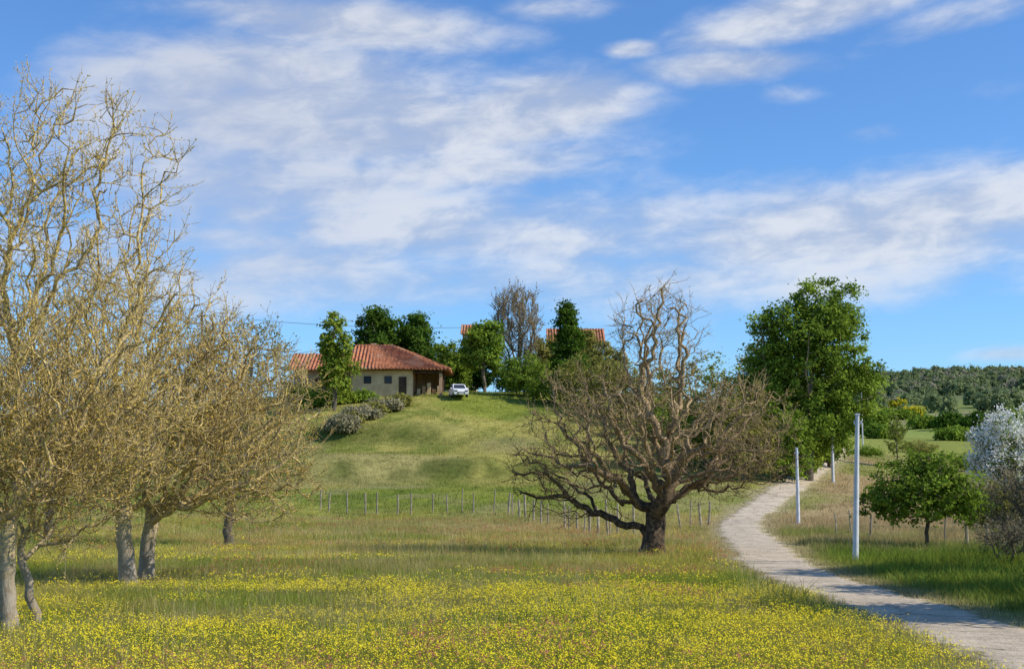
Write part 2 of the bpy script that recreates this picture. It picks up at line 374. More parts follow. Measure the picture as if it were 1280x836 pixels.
x,y=XY(285,62,680)
bare_tree('walnut_tree.005',(x,y),[(0,0,0),(.0,0,1.),(.1,0,2.)],[((.3,0,6.4),(3.4,3.2,4.3),4)],
 900,.33,.45,.2,bk_grey,lf_olive,25,twn=1.8,twL=.8,leafn=.9,leafs=.06,tipr=.013,jit=.25)
x,y=XY(60,70,670)
bare_tree('walnut_tree.006',(x,y),[(0,0,0),(.0,0,1.),(.1,0,2.)],[((0,0,6.0),(5,4,4.2),4)],
 800,.36,.5,.2,bk_grey,lf_olive,26,twn=1.6,twL=.8,leafn=.6,leafs=.06,tipr=.013,jit=.25)
def T(name,col,D,top,bot,wpx,leafm,seed,kind='round',ncl=160,nl=9000,ls=.2,crad=.6,bark=bk_grey,**k):
    x,y=XY(col,D,(top+bot)/2);z0=gz1(x,y);zt=W(col,top,D)[2];H=max(zt-z0,.8);w=wpx/F*D/2
    if kind=='round': E=[((0,0,H*.6),(w*.9,w*.9,H*.36),4),((-w*.45,0,H*.5),(w*.5,w*.5,H*.22),1),((w*.45,.2*w,H*.55),(w*.5,w*.5,H*.24),1),((w*.1,0,H*.8),(w*.5,w*.5,H*.18),1)]
    elif kind=='cone': E=[((0,0,H*.35),(w,w,H*.27),3),((0,0,H*.62),(w*.7,w*.7,H*.22),2),((0,0,H*.85),(w*.35,w*.35,H*.14),1)]
    elif kind=='bush': E=[((0,0,H*.45),(w,w*.8,H*.48),3),((-w*.5,0,H*.4),(w*.5,w*.5,H*.35),1),((w*.5,0,H*.38),(w*.5,w*.5,H*.35),1)]
    elif kind=='tall': E=[((0,0,H*.58),(w*.8,w*.8,H*.4),3),((w*.1,0,H*.4),(w,w,H*.22),1.5)]
    return leafy(name,(x,y),H,E,ncl,nl,ls,bark,leafm,seed,RT=max(.06,H*.022),crad=crad,**k)
T('poplar_tree',419,150,385,480,50,lf_bright,31,'tall',130,9000,.2,.5)
T('oak_tree',468,176,382,488,58,lf_dark,32,'round',150,15000,.22,.7)
T('oak_tree.001',514,180,389,488,70,lf_dark,33,'round',150,16000,.22,.75)
T('ash_tree',564,172,417,490,50,lf_mid,34,'bush',120,8000,.22,.6)
T('ash_tree.001',606,165,394,490,62,lf_mid,35,'round',130,10000,.22,.55,tr0=.12)
T('ash_tree.002',588,178,420,490,60,lf_dark,38,'bush',120,9000,.22,.6,tr0=.1)
T('ash_tree.003',758,182,422,490,60,lf_olive,39,'bush',130,8000,.22,.6,tr0=.1)
T('ash_tree.004',680,182,412,490,56,lf_olive,40,'bush',130,9000,.22,.6,tr0=.1)
T('ash_tree.005',731,190,406,490,34,lf_olive,41,'round',130,7000,.22,.6,tr0=.1)
T('cypress_tree',709,170,373,490,54,lf_dark,36,'cone',150,15000,.2,.55,tr0=.1)
x,y=XY(648,174,430)
Hh=W(648,351,174)[2]-gz1(x,y)
bare_tree('poplar_tree.001',(x,y),[(0,0,0),(0,0,2.5)],[((0,0,Hh*.62),(3.4,3,Hh*.36),3),((0,0,Hh*.35),(2.6,2.6,Hh*.2),1)],900,.5,.7,.3,bk_grey,lf_brown,37,twn=3,twL=1.4,leafn=1.2,leafs=.1,tipr=.026,jit=.15,up=.12,twup=.5)
sh=[(655,160,436,60,lf_mid),(690,156,440,66,lf_bright),(735,154,432,74,lf_olive),(775,150,440,76,lf_olive),(820,146,444,84,lf_olive),(865,140,434,90,lf_olive),(905,134,426,84,lf_bright),(945,128,416,90,lf_olive),(930,116,470,80,lf_olive),(640,168,450,50,lf_dark),(880,126,478,76,lf_bright),(840,134,486,80,lf_mid),(978,118,490,70,lf_mid),(1002,126,500,50,lf_bright)]
for i,(c,D,t,w,lm) in enumerate(sh):
    T('hazel_shrub' if i==0 else 'hazel_shrub.%03d'%i,c,D,t,530,w,lm,50+i,'bush',130,5500,.16,.55,tr0=.08)
x,y=XY(1008,122,450);H=W(1012,337,122)[2]-gz1(x,y)
leafy('elm_tree',(x,y),H,[((.8,0,H*.60),(5.1,4.6,H*.27),4),((1.9,0,H*.80),(3.2,3,H*.17),2.0),((-2.6,0,H*.65),(2.9,2.8,H*.2),1.4),((4.1,0,H*.46),(2.9,2.8,H*.17),1.4),((-1.2,0,H*.33),(4.4,3.6,H*.22),1.8),((-4,0,H*.42),(2.5,2.5,H*.17),1),((1.5,0,H*.26),(3.2,3,H*.14),1)],620,60000,.165,bk_grey,lf_mid,71,RT=.4,crad=.70,tr0=.14)
T('elm_tree.001',965,132,408,560,96,lf_olive,72,'round',200,8000,.16,.6,tr0=.12)
T('elm_tree.002',1035,140,448,560,70,lf_mid,73,'bush',150,9000,.18,.6,tr0=.1)
x,y=XY(1158,62,680);
leafy('young_walnut_tree',(x,y),4.8,[((0,0,2.75),(2.6,2.2,1.65),4),((-1.5,0,2.2),(1.6,1.4,1.1),1.3),((1.7,0,2.3),(1.5,1.3,1.15),1.5),((0.1,0,4.0),(1.2,1.2,.7),.8)],270,13000,.098,bk_grey,lf_mid,81,RT=.09,crad=.3,tr0=.16)
T('hawthorn_bush',1262,112,499,612,96,lf_mid,82,'bush',200,7000,.12,.5,tr0=.1,blossom=(lf_white,17000,.085))
T('hawthorn_bush.001',1345,104,520,612,90,lf_mid,83,'bush',160,6000,.12,.5,tr0=.1,blossom=(lf_white,9000,.085))
x,y=XY(1278,52,660)
bare_tree('blackthorn_shrub',(x,y),[(0,0,0),(0,0,.3)],[((.3,0,2.0),(1.6,1.4,1.6),3)],800,.17,.25,.06,bk_grey,lf_brown,84,twn=2.2,twL=.5,leafn=.8,leafs=.035,tipr=.008,jit=.3)
x,y=XY(1262,46,690)
bare_tree('blackthorn_shrub.001',(x,y),[(0,0,0),(0,0,.2)],[((.2,0,.9),(1.2,1.,.75),3)],600,.15,.22,.05,bk_grey,lf_straw,85,twn=2.2,twL=.45,leafn=.4,leafs=.035,tipr=.008,jit=.3)
for i,(c,D,t,w,lm) in enumerate([(1238,75,592,60,lf_olive),(1215,92,590,70,lf_straw),(1262,84,585,70,lf_straw),(1180,105,598,50,lf_olive),(1085,170,556,40,lf_mid),(1150,190,548,50,lf_olive),(1215,150,562,56,lf_mid),(1195,120,590,60,lf_straw)]):
    T('elder_shrub' if i==0 else 'elder_shrub.%03d'%i,c,D,t,655,w,lm,86+i*3,'bush',120,3800,.10,.38,tr0=.1)
x,y=XY(1121,150,560)
bare_tree('birch_sapling',(x,y),[(0,0,0),(0,0,1)],[((0,0,3.6),(1.2,1.2,2.4),3)],200,.3,.4,.07,bk_grey,lf_bright,87,twn=2,twL=.6,leafn=1.5,leafs=.09,tipr=.015)
for i,(X_,Y_,H_) in enumerate([(15.2,28.6,8),(19.6,41,9.5),(18.0,34.5,7.5),(25,52,8)]):
    leafy('elm_tree.%03d'%(3+i),(X_,Y_),H_,[((0,0,H_*.6),(2.4,2.4,H_*.34),3),((1,0,H_*.45),(2.0,2.2,H_*.2),1)],200,14000,.12,bk_grey,lf_mid,90+i,RT=.15,crad=.5)
for i,(c,D,t,w,lm) in enumerate([(428,141,514,44,lf_straw),(452,144,505,50,lf_straw),(482,148,498,46,lf_straw),(395,153,482,60,lf_mid),(372,156,474,50,lf_dark),(500,152,492,28,lf_olive),(425,154,487,50,lf_bright),(452,155,487,36,lf_mid),(440,142,514,30,lf_olive),(466,146,502,30,lf_olive)]):
    T('bramble_bush' if i==0 else 'bramble_bush.%03d'%i,c,D,t,520,w,lm,110+i,'bush',110,4000 if i<8 else 2500,.15,.42,tr0=.06)
for i,(c,D,t,w,lm) in enumerate([(1190,300,514,44,lf_dark),(1222,290,512,44,lf_dark),(1155,310,518,36,lf_mid),(1090,330,508,40,lf_mid),(1118,345,510,36,lf_mid),(1265,270,508,54,lf_mid),(1072,280,506,40,lf_dark),(1100,240,530,30,lf_mid),(1190,235,534,40,lf_mid)]):
    T('hedge_tree' if i==0 else 'hedge_tree.%03d'%i,c,D,t,530,w,lm,130+i,'bush',90,3000,.4,.9,tr0=.1)
for i,(c,D,t,w) in enumerate([(1105,350,512,22),(1140,352,508,26),(1120,470,499,26)]):
    T('broom_bush' if i==0 else 'broom_bush.%03d'%i,c,D,t,530,w,lf_mid,150+i,'bush',60,1500,.4,.8,tr0=.1,blossom=(lf_yel,1000,.28))
# ------------------------------------------------ grass (baked blades)
gm=leafmat('grass_blades',(0,0,0),(0,0,0),.45,True)
def sample(n,d0,d1,lo=-.46,hi=.46,pad=6):
    d=np.sqrt(R.uniform(d0*d0,d1*d1,n));x=R.uniform(lo,hi,n)*d+R.uniform(-pad,pad,n);return x,d
U=np.array([0,0,1.])
def blades(name,specs,mt=gm,tint=(1,1,1),cf=None,col=None,edge=.08):
    VV=[];FF=[];CC=[];off=0
    for nc,d0,d1,nb,rad,h0,h1,w,seg,lean in specs:
        X,Y=sample(nc,d0,d1);keep=np.abs(roaddist(X,Y))>RH+edge+.6*(fbm(X*1.3,Y*1.3,2)-.5)
        if cf is not None: keep&=cf(X,Y)
        X,Y=X[keep],Y[keep];Zc=gz(X,Y);gcx=gcolor(X,Y) if col is None else np.array(col)[None]+np.zeros((len(X),3))
        cs_=(.55+.9*fbm(X/3,Y/3,2))*R.uniform(.7,1.25,len(X))*(.45+.55*sst(RH,RH+1.5,np.abs(roaddist(X,Y))));cb=R.uniform(.7,1.35,len(X))
        N=len(X)*nb;i=np.repeat(np.arange(len(X)),nb)
        B=np.stack([X[i],Y[i],Zc[i]],1);B[:,:2]+=R.normal(0,rad,(N,2))
        hh=(R.uniform(h0,h1,N)*cs_[i])[:,None];ld=R.normal(0,lean,(N,3));ld[:,2]=0
        s=R.rand(N)*6.28;sd=np.stack([np.cos(s),np.sin(s),s*0],1)*w*R.uniform(.7,1.3,(N,1));tp=B+hh*(U*.95+ld*.9)
        c=gcx[i]*(cb[i]*R.uniform(.75,1.3,N))[:,None]*np.array(tint);c[:,0]*=R.uniform(.8,1.2,N)
        if seg==2:
            m1=B+hh*(U*.5+ld*.25);V=np.stack([B-sd-U*.05,B+sd-U*.05,m1+sd*.8,m1-sd*.8,tp],1);k=5
            q=np.arange(N)*5;Fq=np.stack([q,q+1,q+2,q+3],1);Ft=np.stack([q+3,q+2,q+4],1)
        else:
            V=np.stack([B-sd-U*.05,B+sd-U*.05,tp],1);k=3;q=np.arange(N)*3;Fq=None;Ft=np.stack([q,q+1,q+2],1)
        VV.append(V.reshape(-1,3).astype(np.float32));c=np.hstack([c,np.ones((N,1))]);CC.append(np.repeat(c,k,0).astype(np.float32))
        if Fq is not None:FF.append(Fq+off)
        FF.append(Ft+off);off+=N*k
    add(name,np_mesh(name,np.concatenate(VV),FF,{'bc':('FLOAT_COLOR',np.concatenate(CC))},False,[mt]))
blades('meadow_grass',[(2500,9,20,20,.12,.10,.32,.005,2,.4),(22000,20,48,20,.13,.08,.29,.006,2,.4),(19000,48,92,13,.22,.10,.32,.011,1,.4),(24000,92,178,9,.35,.10,.28,.024,1,.45)],tint=(1.05,1.05,1.05),edge=-.08)
blades('dry_grass',[(4500,12,50,7,.2,.35,.65,.004,1,.22),(4000,50,95,7,.25,.3,.55,.008,1,.25),(1200,95,170,7,.3,.25,.4,.015,1,.25)],col=(.54,.43,.21),cf=lambda x,y:fbm(x/6+3,y/8+8,3)>.5,edge=.1)
blades('verge_grass',[(7000,18,48,22,.2,.22,.62,.009,2,.5),(7000,48,80,13,.25,.2,.5,.013,1,.5)],tint=(.85,.95,.8),cf=lambda x,y:(((roaddist(x,y)>2.1)&(roaddist(x,y)<14))|((roaddist(x,y)<-2.0)&(roaddist(x,y)>-3.0)&(fbm(x,y,2)>.55)))&(fbm(x/2,y/2,2)>.42))
def flowers(n,d0,d1,den,ns,nf,h0,h1,fs,zc=.018):
    X,Y=sample(n,d0,d1);k=den(X,Y)&(np.abs(roaddist(X,Y))>RH+.3);X,Y=X[k],Y[k];Zc=gz(X,Y);N=len(X)*ns;i=np.repeat(np.arange(len(X)),ns)
    B=np.stack([X[i],Y[i],Zc[i]],1);B[:,:2]+=R.normal(0,.22,(N,2));tp=B+np.stack([R.normal(0,.04,N),R.normal(0,.04,N),R.uniform(h0,h1,N)],1)
    w=np.array([.003,0,0]);V1=np.stack([B-w,B+w,tp],1).reshape(-1,3);F1=np.arange(3*N).reshape(N,3)
    C=np.repeat(tp,nf,0)+R.normal(0,zc,(N*nf,3));V2,F2,v=leafq(C,fs,R,np.array([.2,-.4,1.])+np.zeros((N*nf,3)),.9)
    return V1,F1,V2,F2,v
def flowerobj(name,parts,pm):
    V=[];Fq=[];Ft=[];v=[];off=0
    for V1,F1,V2,F2,vv in parts:
        V+= [V1,V2];Ft.append(F1+off);off+=len(V1);Fq.append(F2+off);off+=len(V2);v+=[np.zeros(len(V1)),vv]
    Ft=np.concatenate(Ft);Fq=np.concatenate(Fq)
    add(name,np_mesh(name,np.concatenate(V),[Ft,Fq],{'v':('FLOAT',np.concatenate(v))},False,[sm_,pm],[0]*len(Ft)+[1]*len(Fq)))
ym=leafmat('yellow_petals',(.82,.64,.02),(.90,.78,.06),.3);sm_=pmat('flower_stems',(.2,.26,.05),(.26,.3,.07),5)
def fden(x,y):
    p=fbm(x/6+2,y/3.+5,3)*.65+fbm(x/1.2,y/1.2+40,2)*.35
    th=np.interp(y,[10,20,30,38,44,54,75],[.47,.48,.48,.51,.57,.63,.76])+.08*sst(9,14,x)+.25*sst(-1.5,1.,roaddist(x,y))
    return p+R.uniform(-.06,.06,len(x))>th
flowerobj('yellow_meadow_flowers',[flowers(14000,12,36,fden,6,3,.16,.34,.012),flowers(10000,36,80,fden,6,2,.18,.34,.019)],ym)
rm=leafmat('sorrel_heads',(.36,.12,.07),(.45,.22,.12),.2)
rden=lambda x,y:(fbm(x/4+22,y/4+5,3)>np.interp(y,[10,20,24,50,60,90],[.54,.55,.64,.61,.54,.52]))&(roaddist(x,y)<-1)
flowerobj('sorrel_plants',[flowers(2800,12,45,rden,6,5,.25,.45,.014,.02),flowers(2800,45,92,rden,6,4,.25,.4,.020,.03)],rm)
# distant forest with geometry nodes instances
def scatter(name,pts,rot,scl,srcs):
    col=bpy.data.collections.new(name+'_parts')
    for s in srcs: col.objects.link(s)
    m=bpy.data.meshes.new(name);m.vertices.add(len(pts));m.vertices.foreach_set('co',np.asarray(pts,np.float32).ravel())
    for k,t,a,f in (('rot','FLOAT_VECTOR',rot,'vector'),('scl','FLOAT',scl,'value')):
        at=m.attributes.new(k,t,'POINT');at.data.foreach_set(f,np.asarray(a,np.float32).ravel())
    at=m.attributes.new('idx','INT','POINT');at.data.foreach_set('value',R.randint(0,len(srcs),len(pts)).astype(np.int32))
    o=add(name,m);ng=bpy.data.node_groups.new(name,'GeometryNodeTree')
    ng.interface.new_socket('Geometry',in_out='INPUT',socket_type='NodeSocketGeometry');ng.interface.new_socket('Geometry',in_out='OUTPUT',socket_type='NodeSocketGeometry')
    N=ng.nodes;L=ng.links;gi=N.new('NodeGroupInput');go=N.new('NodeGroupOutput');ip=N.new('GeometryNodeInstanceOnPoints');ci=N.new('GeometryNodeCollectionInfo')
    ci.inputs['Collection'].default_value=col;ci.inputs['Separate Children'].default_value=True;ci.inputs['Reset Children'].default_value=True
    def na(n_,t):
        q=N.new('GeometryNodeInputNamedAttribute');q.data_type=t;q.inputs['Name'].default_value=n_;return [s for s in q.outputs if s.enabled and s.name=='Attribute'][0]
    L.new(gi.outputs[0],ip.inputs['Points']);L.new(ci.outputs[0],ip.inputs['Instance']);ip.inputs['Pick Instance'].default_value=True
    L.new(na('idx','INT'),ip.inputs['Instance Index']);L.new(na('rot','FLOAT_VECTOR'),ip.inputs['Rotation']);L.new(na('scl','FLOAT'),ip.inputs['Scale'])
    L.new(ip.outputs[0],go.inputs[0]);md=o.modifiers.new('scatter','NODES');md.node_group=ng;return o
def blob(i,mt):
    rs=np.random.RandomState(400+i);at=ell(22,(0,0,4.2),(3.2,3.2,3.4),rs,.5);k=500;s=rs.randint(0,22,k);C=at[s]+rs.normal(0,.8,(k,3));C=C[C[:,2]>0]
    V,Fc,v=leafq(C,.9,rs,nrm(C-np.array([0,0,3.]))*.8);return bpy.data.objects.new('forest_tree_%d'%i,np_mesh('forest_tree',V,Fc,{'v':('FLOAT',v)},False,[mt]))
lf_far1=leafmat('hazed_forest_leaves',(.17,.22,.10),(.28,.33,.14));lf_far2=leafmat('hazed_forest_brown',(.27,.26,.18),(.36,.34,.22));  # leaf colours lifted pale and bluish to paint in distance haze
fs_=[blob(0,lf_far1),blob(1,lf_far1),blob(2,lf_far1),blob(3,lf_far2)]
d=np.sqrt(R.uniform(570**2,960**2,3400));x=R.uniform(.17,.62,3400)*d;k=fbm(x/60,d/60,2)>.34;x,d=x[k],d[k]
d2=R.uniform(380,570,420);x2=R.uniform(.2,.6,420)*d2;k=fbm(x2/25,d2/12+4,2)>.6;x=np.append(x,x2[k]);d=np.append(d,d2[k])
scatter('distant_forest',np.stack([x,d,gz(x,d)-.5],1),np.stack([x*0,x*0,R.rand(len(x))*6.28],1),R.uniform(.5,.95,len(x)),fs_)
# ------------------------------------------------ buildings
def box(name,x0,x1,y0,y1,z0,z1,mt,parent=None,bev=0):
    V=np.array([(x,y,z) for z in(z0,z1) for y in(y0,y1) for x in(x0,x1)]);Fc=np.array([(0,2,3,1),(4,5,7,6),(0,1,5,4),(2,6,7,3),(0,4,6,2),(1,3,7,5)])
    return add(name,np_mesh(name,V,Fc,None,False,[mt]),parent)
m_tile,h,b,o=mat('terracotta_tiles');g=h.n('ShaderNodeNewGeometry').outputs['Position'];n1=h.noise(g,2.2,5,.7);n2=h.noise(g,.5,3)
col=h.mix(h.ss(n1,.35,.65),c4((.54,.21,.10)),c4((.26,.10,.055)));col=h.mix(h.ss(n2,.5,.7),col,c4((.44,.26,.16)));h.i(b,'Base Color',col)
m_wall=pmat('beige_plaster',(.72,.53,.30),(.56,.39,.21),.8,.9,.4)
m_brick=pmat('terracotta_block',(.50,.27,.14),(.56,.40,.24),1.2,.9,.4)
m_darkw=pmat('dark_timber',(.05,.035,.025),(.09,.06,.04),2,.9)
m_white=pmat('pale_wall',(.5,.42,.32),(.42,.34,.25),.7,.9)
m_glass=pmat('window_glass',(.03,.04,.05),(.05,.06,.07),1,.15)
def slab(name,quad,parent,th=.12,corr=.42):
    a,b_,c,d=[np.array(q,float) for q in quad];L=np.linalg.norm(b_-a);nu=max(4,int(L/corr)*6);nv=12
    nn=nrm(np.cross(b_-a,(c+d)/2-(a+b_)/2));nn=nn*np.sign(nn[2]+1e-9)
    u=np.linspace(0,1,nu+1);v=np.linspace(0,1,nv+1);U_,Vv=np.meshgrid(u,v)
    lo=a+(b_-a)*U_[...,None];hi=d+(c-d)*U_[...,None];P=lo+(hi-lo)*Vv[...,None]
    wpos=((P-a)@nrm(b_-a));P=P+nn*(.10*np.cos(wpos*2*np.pi/corr)+.04*((Vv*nv)%1))[...,None]
    I=np.arange(P.size//3).reshape(nv+1,nu+1);Q=np.stack([I[:-1,:-1],I[:-1,1:],I[1:,1:],I[1:,:-1]],-1).reshape(-1,4)
    P=P.reshape(-1,3);o=add(name,np_mesh(name,P,Q,None,True,[m_tile]),parent)
    md=o.modifiers.new('s','SOLIDIFY');md.thickness=th;md.offset=-1 if nn@np.cross(P[1]-P[0],P[nu+1]-P[0])>0 else 1
    return o
def hiproof(x0,x1,y0,y1,ze,zr,rx0,rx1,parent):
    ym_=(y0+y1)/2
    slab('roof_front',[(x0,y0,ze),(x1,y0,ze),(rx1,ym_,zr),(rx0,ym_,zr)],parent)
    slab('roof_back',[(x1,y1,ze),(x0,y1,ze),(rx0,ym_,zr),(rx1,ym_,zr)],parent)
    slab('roof_right',[(x1,y0,ze),(x1,y1,ze),(rx1,ym_,zr),(rx1,ym_,zr)],parent)
    slab('roof_left',[(x0,y1,ze),(x0,y0,ze),(rx0,ym_,zr),(rx0,ym_,zr)],parent)
fh=empty('farmhouse')
z=gz1(-13,160);ze=W(500,461,158)[2];zr=W(460,432,163)[2]
box('wall_front',-18.6,-11.6,158.3,158.6,z-2,ze,m_wall,fh);box('wall_left',-18.9,-18.6,158.3,166,z-2,ze,m_brick,fh);box('wall_back',-18.6,-8.2,166,166.3,z-2,ze,m_wall,fh)
box('bay_wall',-11.9,-11.6,158.6,166,z-2,ze,m_brick,fh);box('corner_post',-8.5,-8.15,158.3,158.65,z-2,ze,m_brick,fh);box('bay_side',-8.4,-8.2,162,166,z-2,ze,m_darkw,fh)
box('lintel_beam',-11.6,-8.15,158.25,158.55,ze-.5,ze-.25,m_darkw,fh)
for i,xx_ in enumerate((-17.2,-14.8)):
    box('window_%d'%i,xx_,xx_+.7,158.24,158.28,ze-1.6,ze-.9,m_glass,fh);box('window_frame_%d'%i,xx_-.08,xx_+.78,158.255,158.297,ze-1.68,ze-.82,m_darkw,fh)
box('door',-13.2,-12.3,158.25,158.29,z,z+2,m_darkw,fh)
box('eave_board',-19.4,-7.4,157.6,157.7,ze-.2,ze-.02,m_darkw,fh)
for i in range(5): box('stored_timber_%d'%i,-11.2+i*.6,-10.8+i*.6,160+.3*(i%2),160.5+.3*(i%2),z-.5,z+.7+.35*(i%3),m_brick if i%2 else m_wall,fh)
hiproof(-19.6,-7.2,157.4,167,ze,zr,-18.7,-14.2,fh)
box('chimney',-17,-16.4,163,163.6,zr-.8,zr+.3,m_brick,fh)
bn=empty('stone_barn');z2=gz1(-23,163)
ze2=W(395,462,162)[2];zr2=W(395,443,166)[2]
box('wall_front',-25.6,-19.8,161.3,161.6,z2-2,ze2,m_brick,bn);box('wall_left',-25.9,-25.6,161.3,169,z2-2,ze2,m_brick,bn);box('wall_right',-19.8,-19.5,161.3,169,z2-2,ze2,m_wall,bn);box('wall_back',-25.6,-19.8,169,169.3,z2-2,ze2,m_brick,bn)
box('door',-23.4,-22.1,161.24,161.29,z2,z2+1.9,m_darkw,bn)
slab('roof_front',[(-26.6,160.5,ze2-.1),(-19.2,160.5,ze2-.1),(-19.2,165.2,zr2),(-26.6,165.2,zr2)],bn);slab('roof_back',[(-19.2,169.9,ze2-.1),(-26.6,169.9,ze2-.1),(-26.6,165.2,zr2),(-19.2,165.2,zr2)],bn)
box('porch_roof',-21.9,-19.8,155.6,159.2,ze2-.75,ze2-.6,m_tile,bn);box('porch_post',-21.7,-21.55,155.8,155.95,z2-2,ze2-.75,m_darkw,bn)
def house(name,c0,c1,rt,re,D):
    e=empty(name);x0=XY(c0,D,rt)[0];x1=XY(c1,D,rt)[0];zt=W(c0,rt,D+4)[2];zee=W(c0,re,D)[2];zz=gz1((x0+x1)/2,D)-1
    box('walls',x0+.4,x1-.4,D+.5,D+7.5,zz,zee,m_white,e)
    for k in range(int((x1-x0)/2.6)):
        for fl_ in (0,1): box('window_%d_%d'%(k,fl_),x0+1.2+k*2.5,x0+2.1+k*2.5,D+.44,D+.497,zee-2-2.8*fl_,zee-.8-2.8*fl_,m_glass,e)
    V=np.array([(x0+.4,D+.5,zee),(x0+.4,D+7.5,zee),(x0+.4,D+4,zt-.15),(x1-.4,D+.5,zee),(x1-.4,D+7.5,zee),(x1-.4,D+4,zt-.15)])
    add('gables',np_mesh('gables',V,np.array([(0,1,2),(3,5,4)]),None,False,[m_white]),e)
    slab('roof_front',[(x0,D,zee-.1),(x1,D,zee-.1),(x1,D+4,zt),(x0,D+4,zt)],e);slab('roof_back',[(x1,D+8,zee-.1),(x0,D+8,zee-.1),(x0,D+4,zt),(x1,D+4,zt)],e)
house('village_house',576,599,406,416,196);house('village_house.001',684,757,411,426,200)
# ------------------------------------------------ car
def car(loc,rz):
    e=empty('white_car',loc);e.rotation_euler=(0,0,rz)
    paint=pmat('white_paint',(.8,.8,.8),(.78,.78,.77),1,.3);tyre=pmat('rubber',(.02,.02,.02),(.03,.03,.03),3,.9)
    prof=[(-1.95,.3),(-1.98,.62),(-1.9,.86),(-1.0,1.0),(-.35,1.5),(.2,1.62),(1.5,1.6),(1.85,1.15),(1.98,.95),(2.0,.45),(1.9,.3)]
    def ex(pr,w,nm,mt):
        k=len(pr);V=[]
        for s in(-1,1):
            for (yy_,zz_) in pr: V.append((s*(w-.14*max(0,(zz_-.95)/.65)),yy_,zz_))
        Fs=[np.array([(i,(i+1)%k,(i+1)%k+k,i+k) for i in range(k)]),np.array([list(range(k))[::-1]]),np.array([list(range(k,2*k))])]
        ob=add(nm,np_mesh(nm,np.array(V),Fs,None,False,[mt]),e);bv=ob.modifiers.new('b','BEVEL');bv.width=.05;bv.segments=3;return ob
    ex(prof,.84,'body',paint)
    def quad(nm,pts,mt): add(nm,np_mesh(nm,np.array(pts,float),np.array([(0,1,2,3)]),None,False,[mt]),e)
    quad('windscreen',[(-.68,-.99,1.07),(.68,-.99,1.07),(.58,-.44,1.49),(-.58,-.44,1.49)],m_glass)
    quad('rear_window',[(.62,1.88,1.2),(-.62,1.88,1.2),(-.56,1.62,1.53),(.56,1.62,1.53)],m_glass)
    for s in(-1,1):
        quad('side_windows_%d'%(s>0),[(s*.835,-.75,1.05),(s*.835,1.65,1.05),(s*.745,1.45,1.5),(s*.745,-.25,1.5)],m_glass)
        box('headlight_%d'%(s>0),s*.6-.16,s*.6+.16,-2.0,-1.9,.62,.78,m_glass,e);box('mirror_%d'%(s>0),s*.95-.09,s*.95+.09,-.75,-.62,1.0,1.14,paint,e)
        for yy_ in(-1.25,1.3):
            bpy.ops.mesh.primitive_cylinder_add(radius=.31,depth=.2,vertices=24,location=(s*.75,yy_,.31),rotation=(0,math.pi/2,0));w=bpy.context.object;w.name='wheel';w.data.materials.append(tyre);w.parent=e
    box('grille',-.45,.45,-2.0,-1.92,.42,.56,tyre,e);box('number_plate',-.26,.26,-2.03,-2.0,.35,.44,paint,e)
cx,cy=XY(573,157,485);car((cx,cy,gz1(cx,cy)+.02),math.radians(12))
# ------------------------------------------------ poles, wires, fences
m_pole=pmat('galvanised_pole',(.66,.68,.70),(.55,.57,.59),3,.5,0)
def pole(name,c,D,rb,rt,r0,dx=0):
    x,y=XY(c,D,rb);zb=gz1(x,y);zt=W(c,rt,D)[2];H=zt-zb;e=empty(name,(x,y,zb))
    P=np.array([[(0,0,-.2),(dx*.5,0,H*.5),(dx,0,H)]]);V,Fc=tubes([(P,np.array([[r0,r0*.85,r0*.6]]),14)])
    add('shaft',np_mesh('shaft',V,Fc,None,True,[m_pole]),e);box('cap',dx-r0*.7,dx+r0*.7,-r0*.7,r0*.7,H-.02,H+.04,m_pole,e);box('base_plate',-r0*1.6,r0*1.6,-r0*1.6,r0*1.6,-.1,.06,m_pole,e)
    box('bracket',dx-.14,dx+.14,-.02,.02,H-.35,H-.31,m_pole,e)
    for s in(-1,1): box('insulator_%d'%(s>0),dx+s*.12-.02,dx+s*.12+.02,-.03,.03,H-.31,H-.22,m_pole,e)
pole('utility_pole',1069,48.5,703,518,.11,.22);pole('utility_pole.001',998,86,657,560,.12);pole('utility_pole.002',1041,122,590,508,.14);pole('utility_pole.003',1079,175,575,478,.09)
m_wire=pmat('black_cable',(.02,.02,.02),(.03,.03,.03),3,.6)
def cable(name,a,b_,sag,r):
    t=np.linspace(0,1,24)[:,None];P=np.array(a)*(1-t)+np.array(b_)*t;P[:,2]-=sag*4*(t*(1-t))[:,0];V,Fc=tubes([(P[None],np.full((1,24),r),5)]);add(name,np_mesh(name,V,Fc,None,True,[m_wire]))
cable('power_cable',W(250,393,150),W(590,409,194),.6,.025);cable('power_cable.001',W(250,455,150),W(440,428,160),.4,.022)
x,y=XY(250,150,500);Hp=W(250,390,150)[2]-gz1(x,y);e=empty('wooden_utility_pole',(x,y,gz1(x,y)));V,Fc=tubes([(np.array([[(0,0,-.3),(0,0,Hp)]]),np.array([[.14,.1]]),10)]);add('shaft',np_mesh('shaft',V,Fc,None,True,[m_darkw]),e);box('crossarm',-.6,.6,-.06,.06,Hp-.5,Hp-.38,m_darkw,e)
m_post=pmat('weathered_post',(.40,.34,.25),(.24,.20,.14),4,.95)
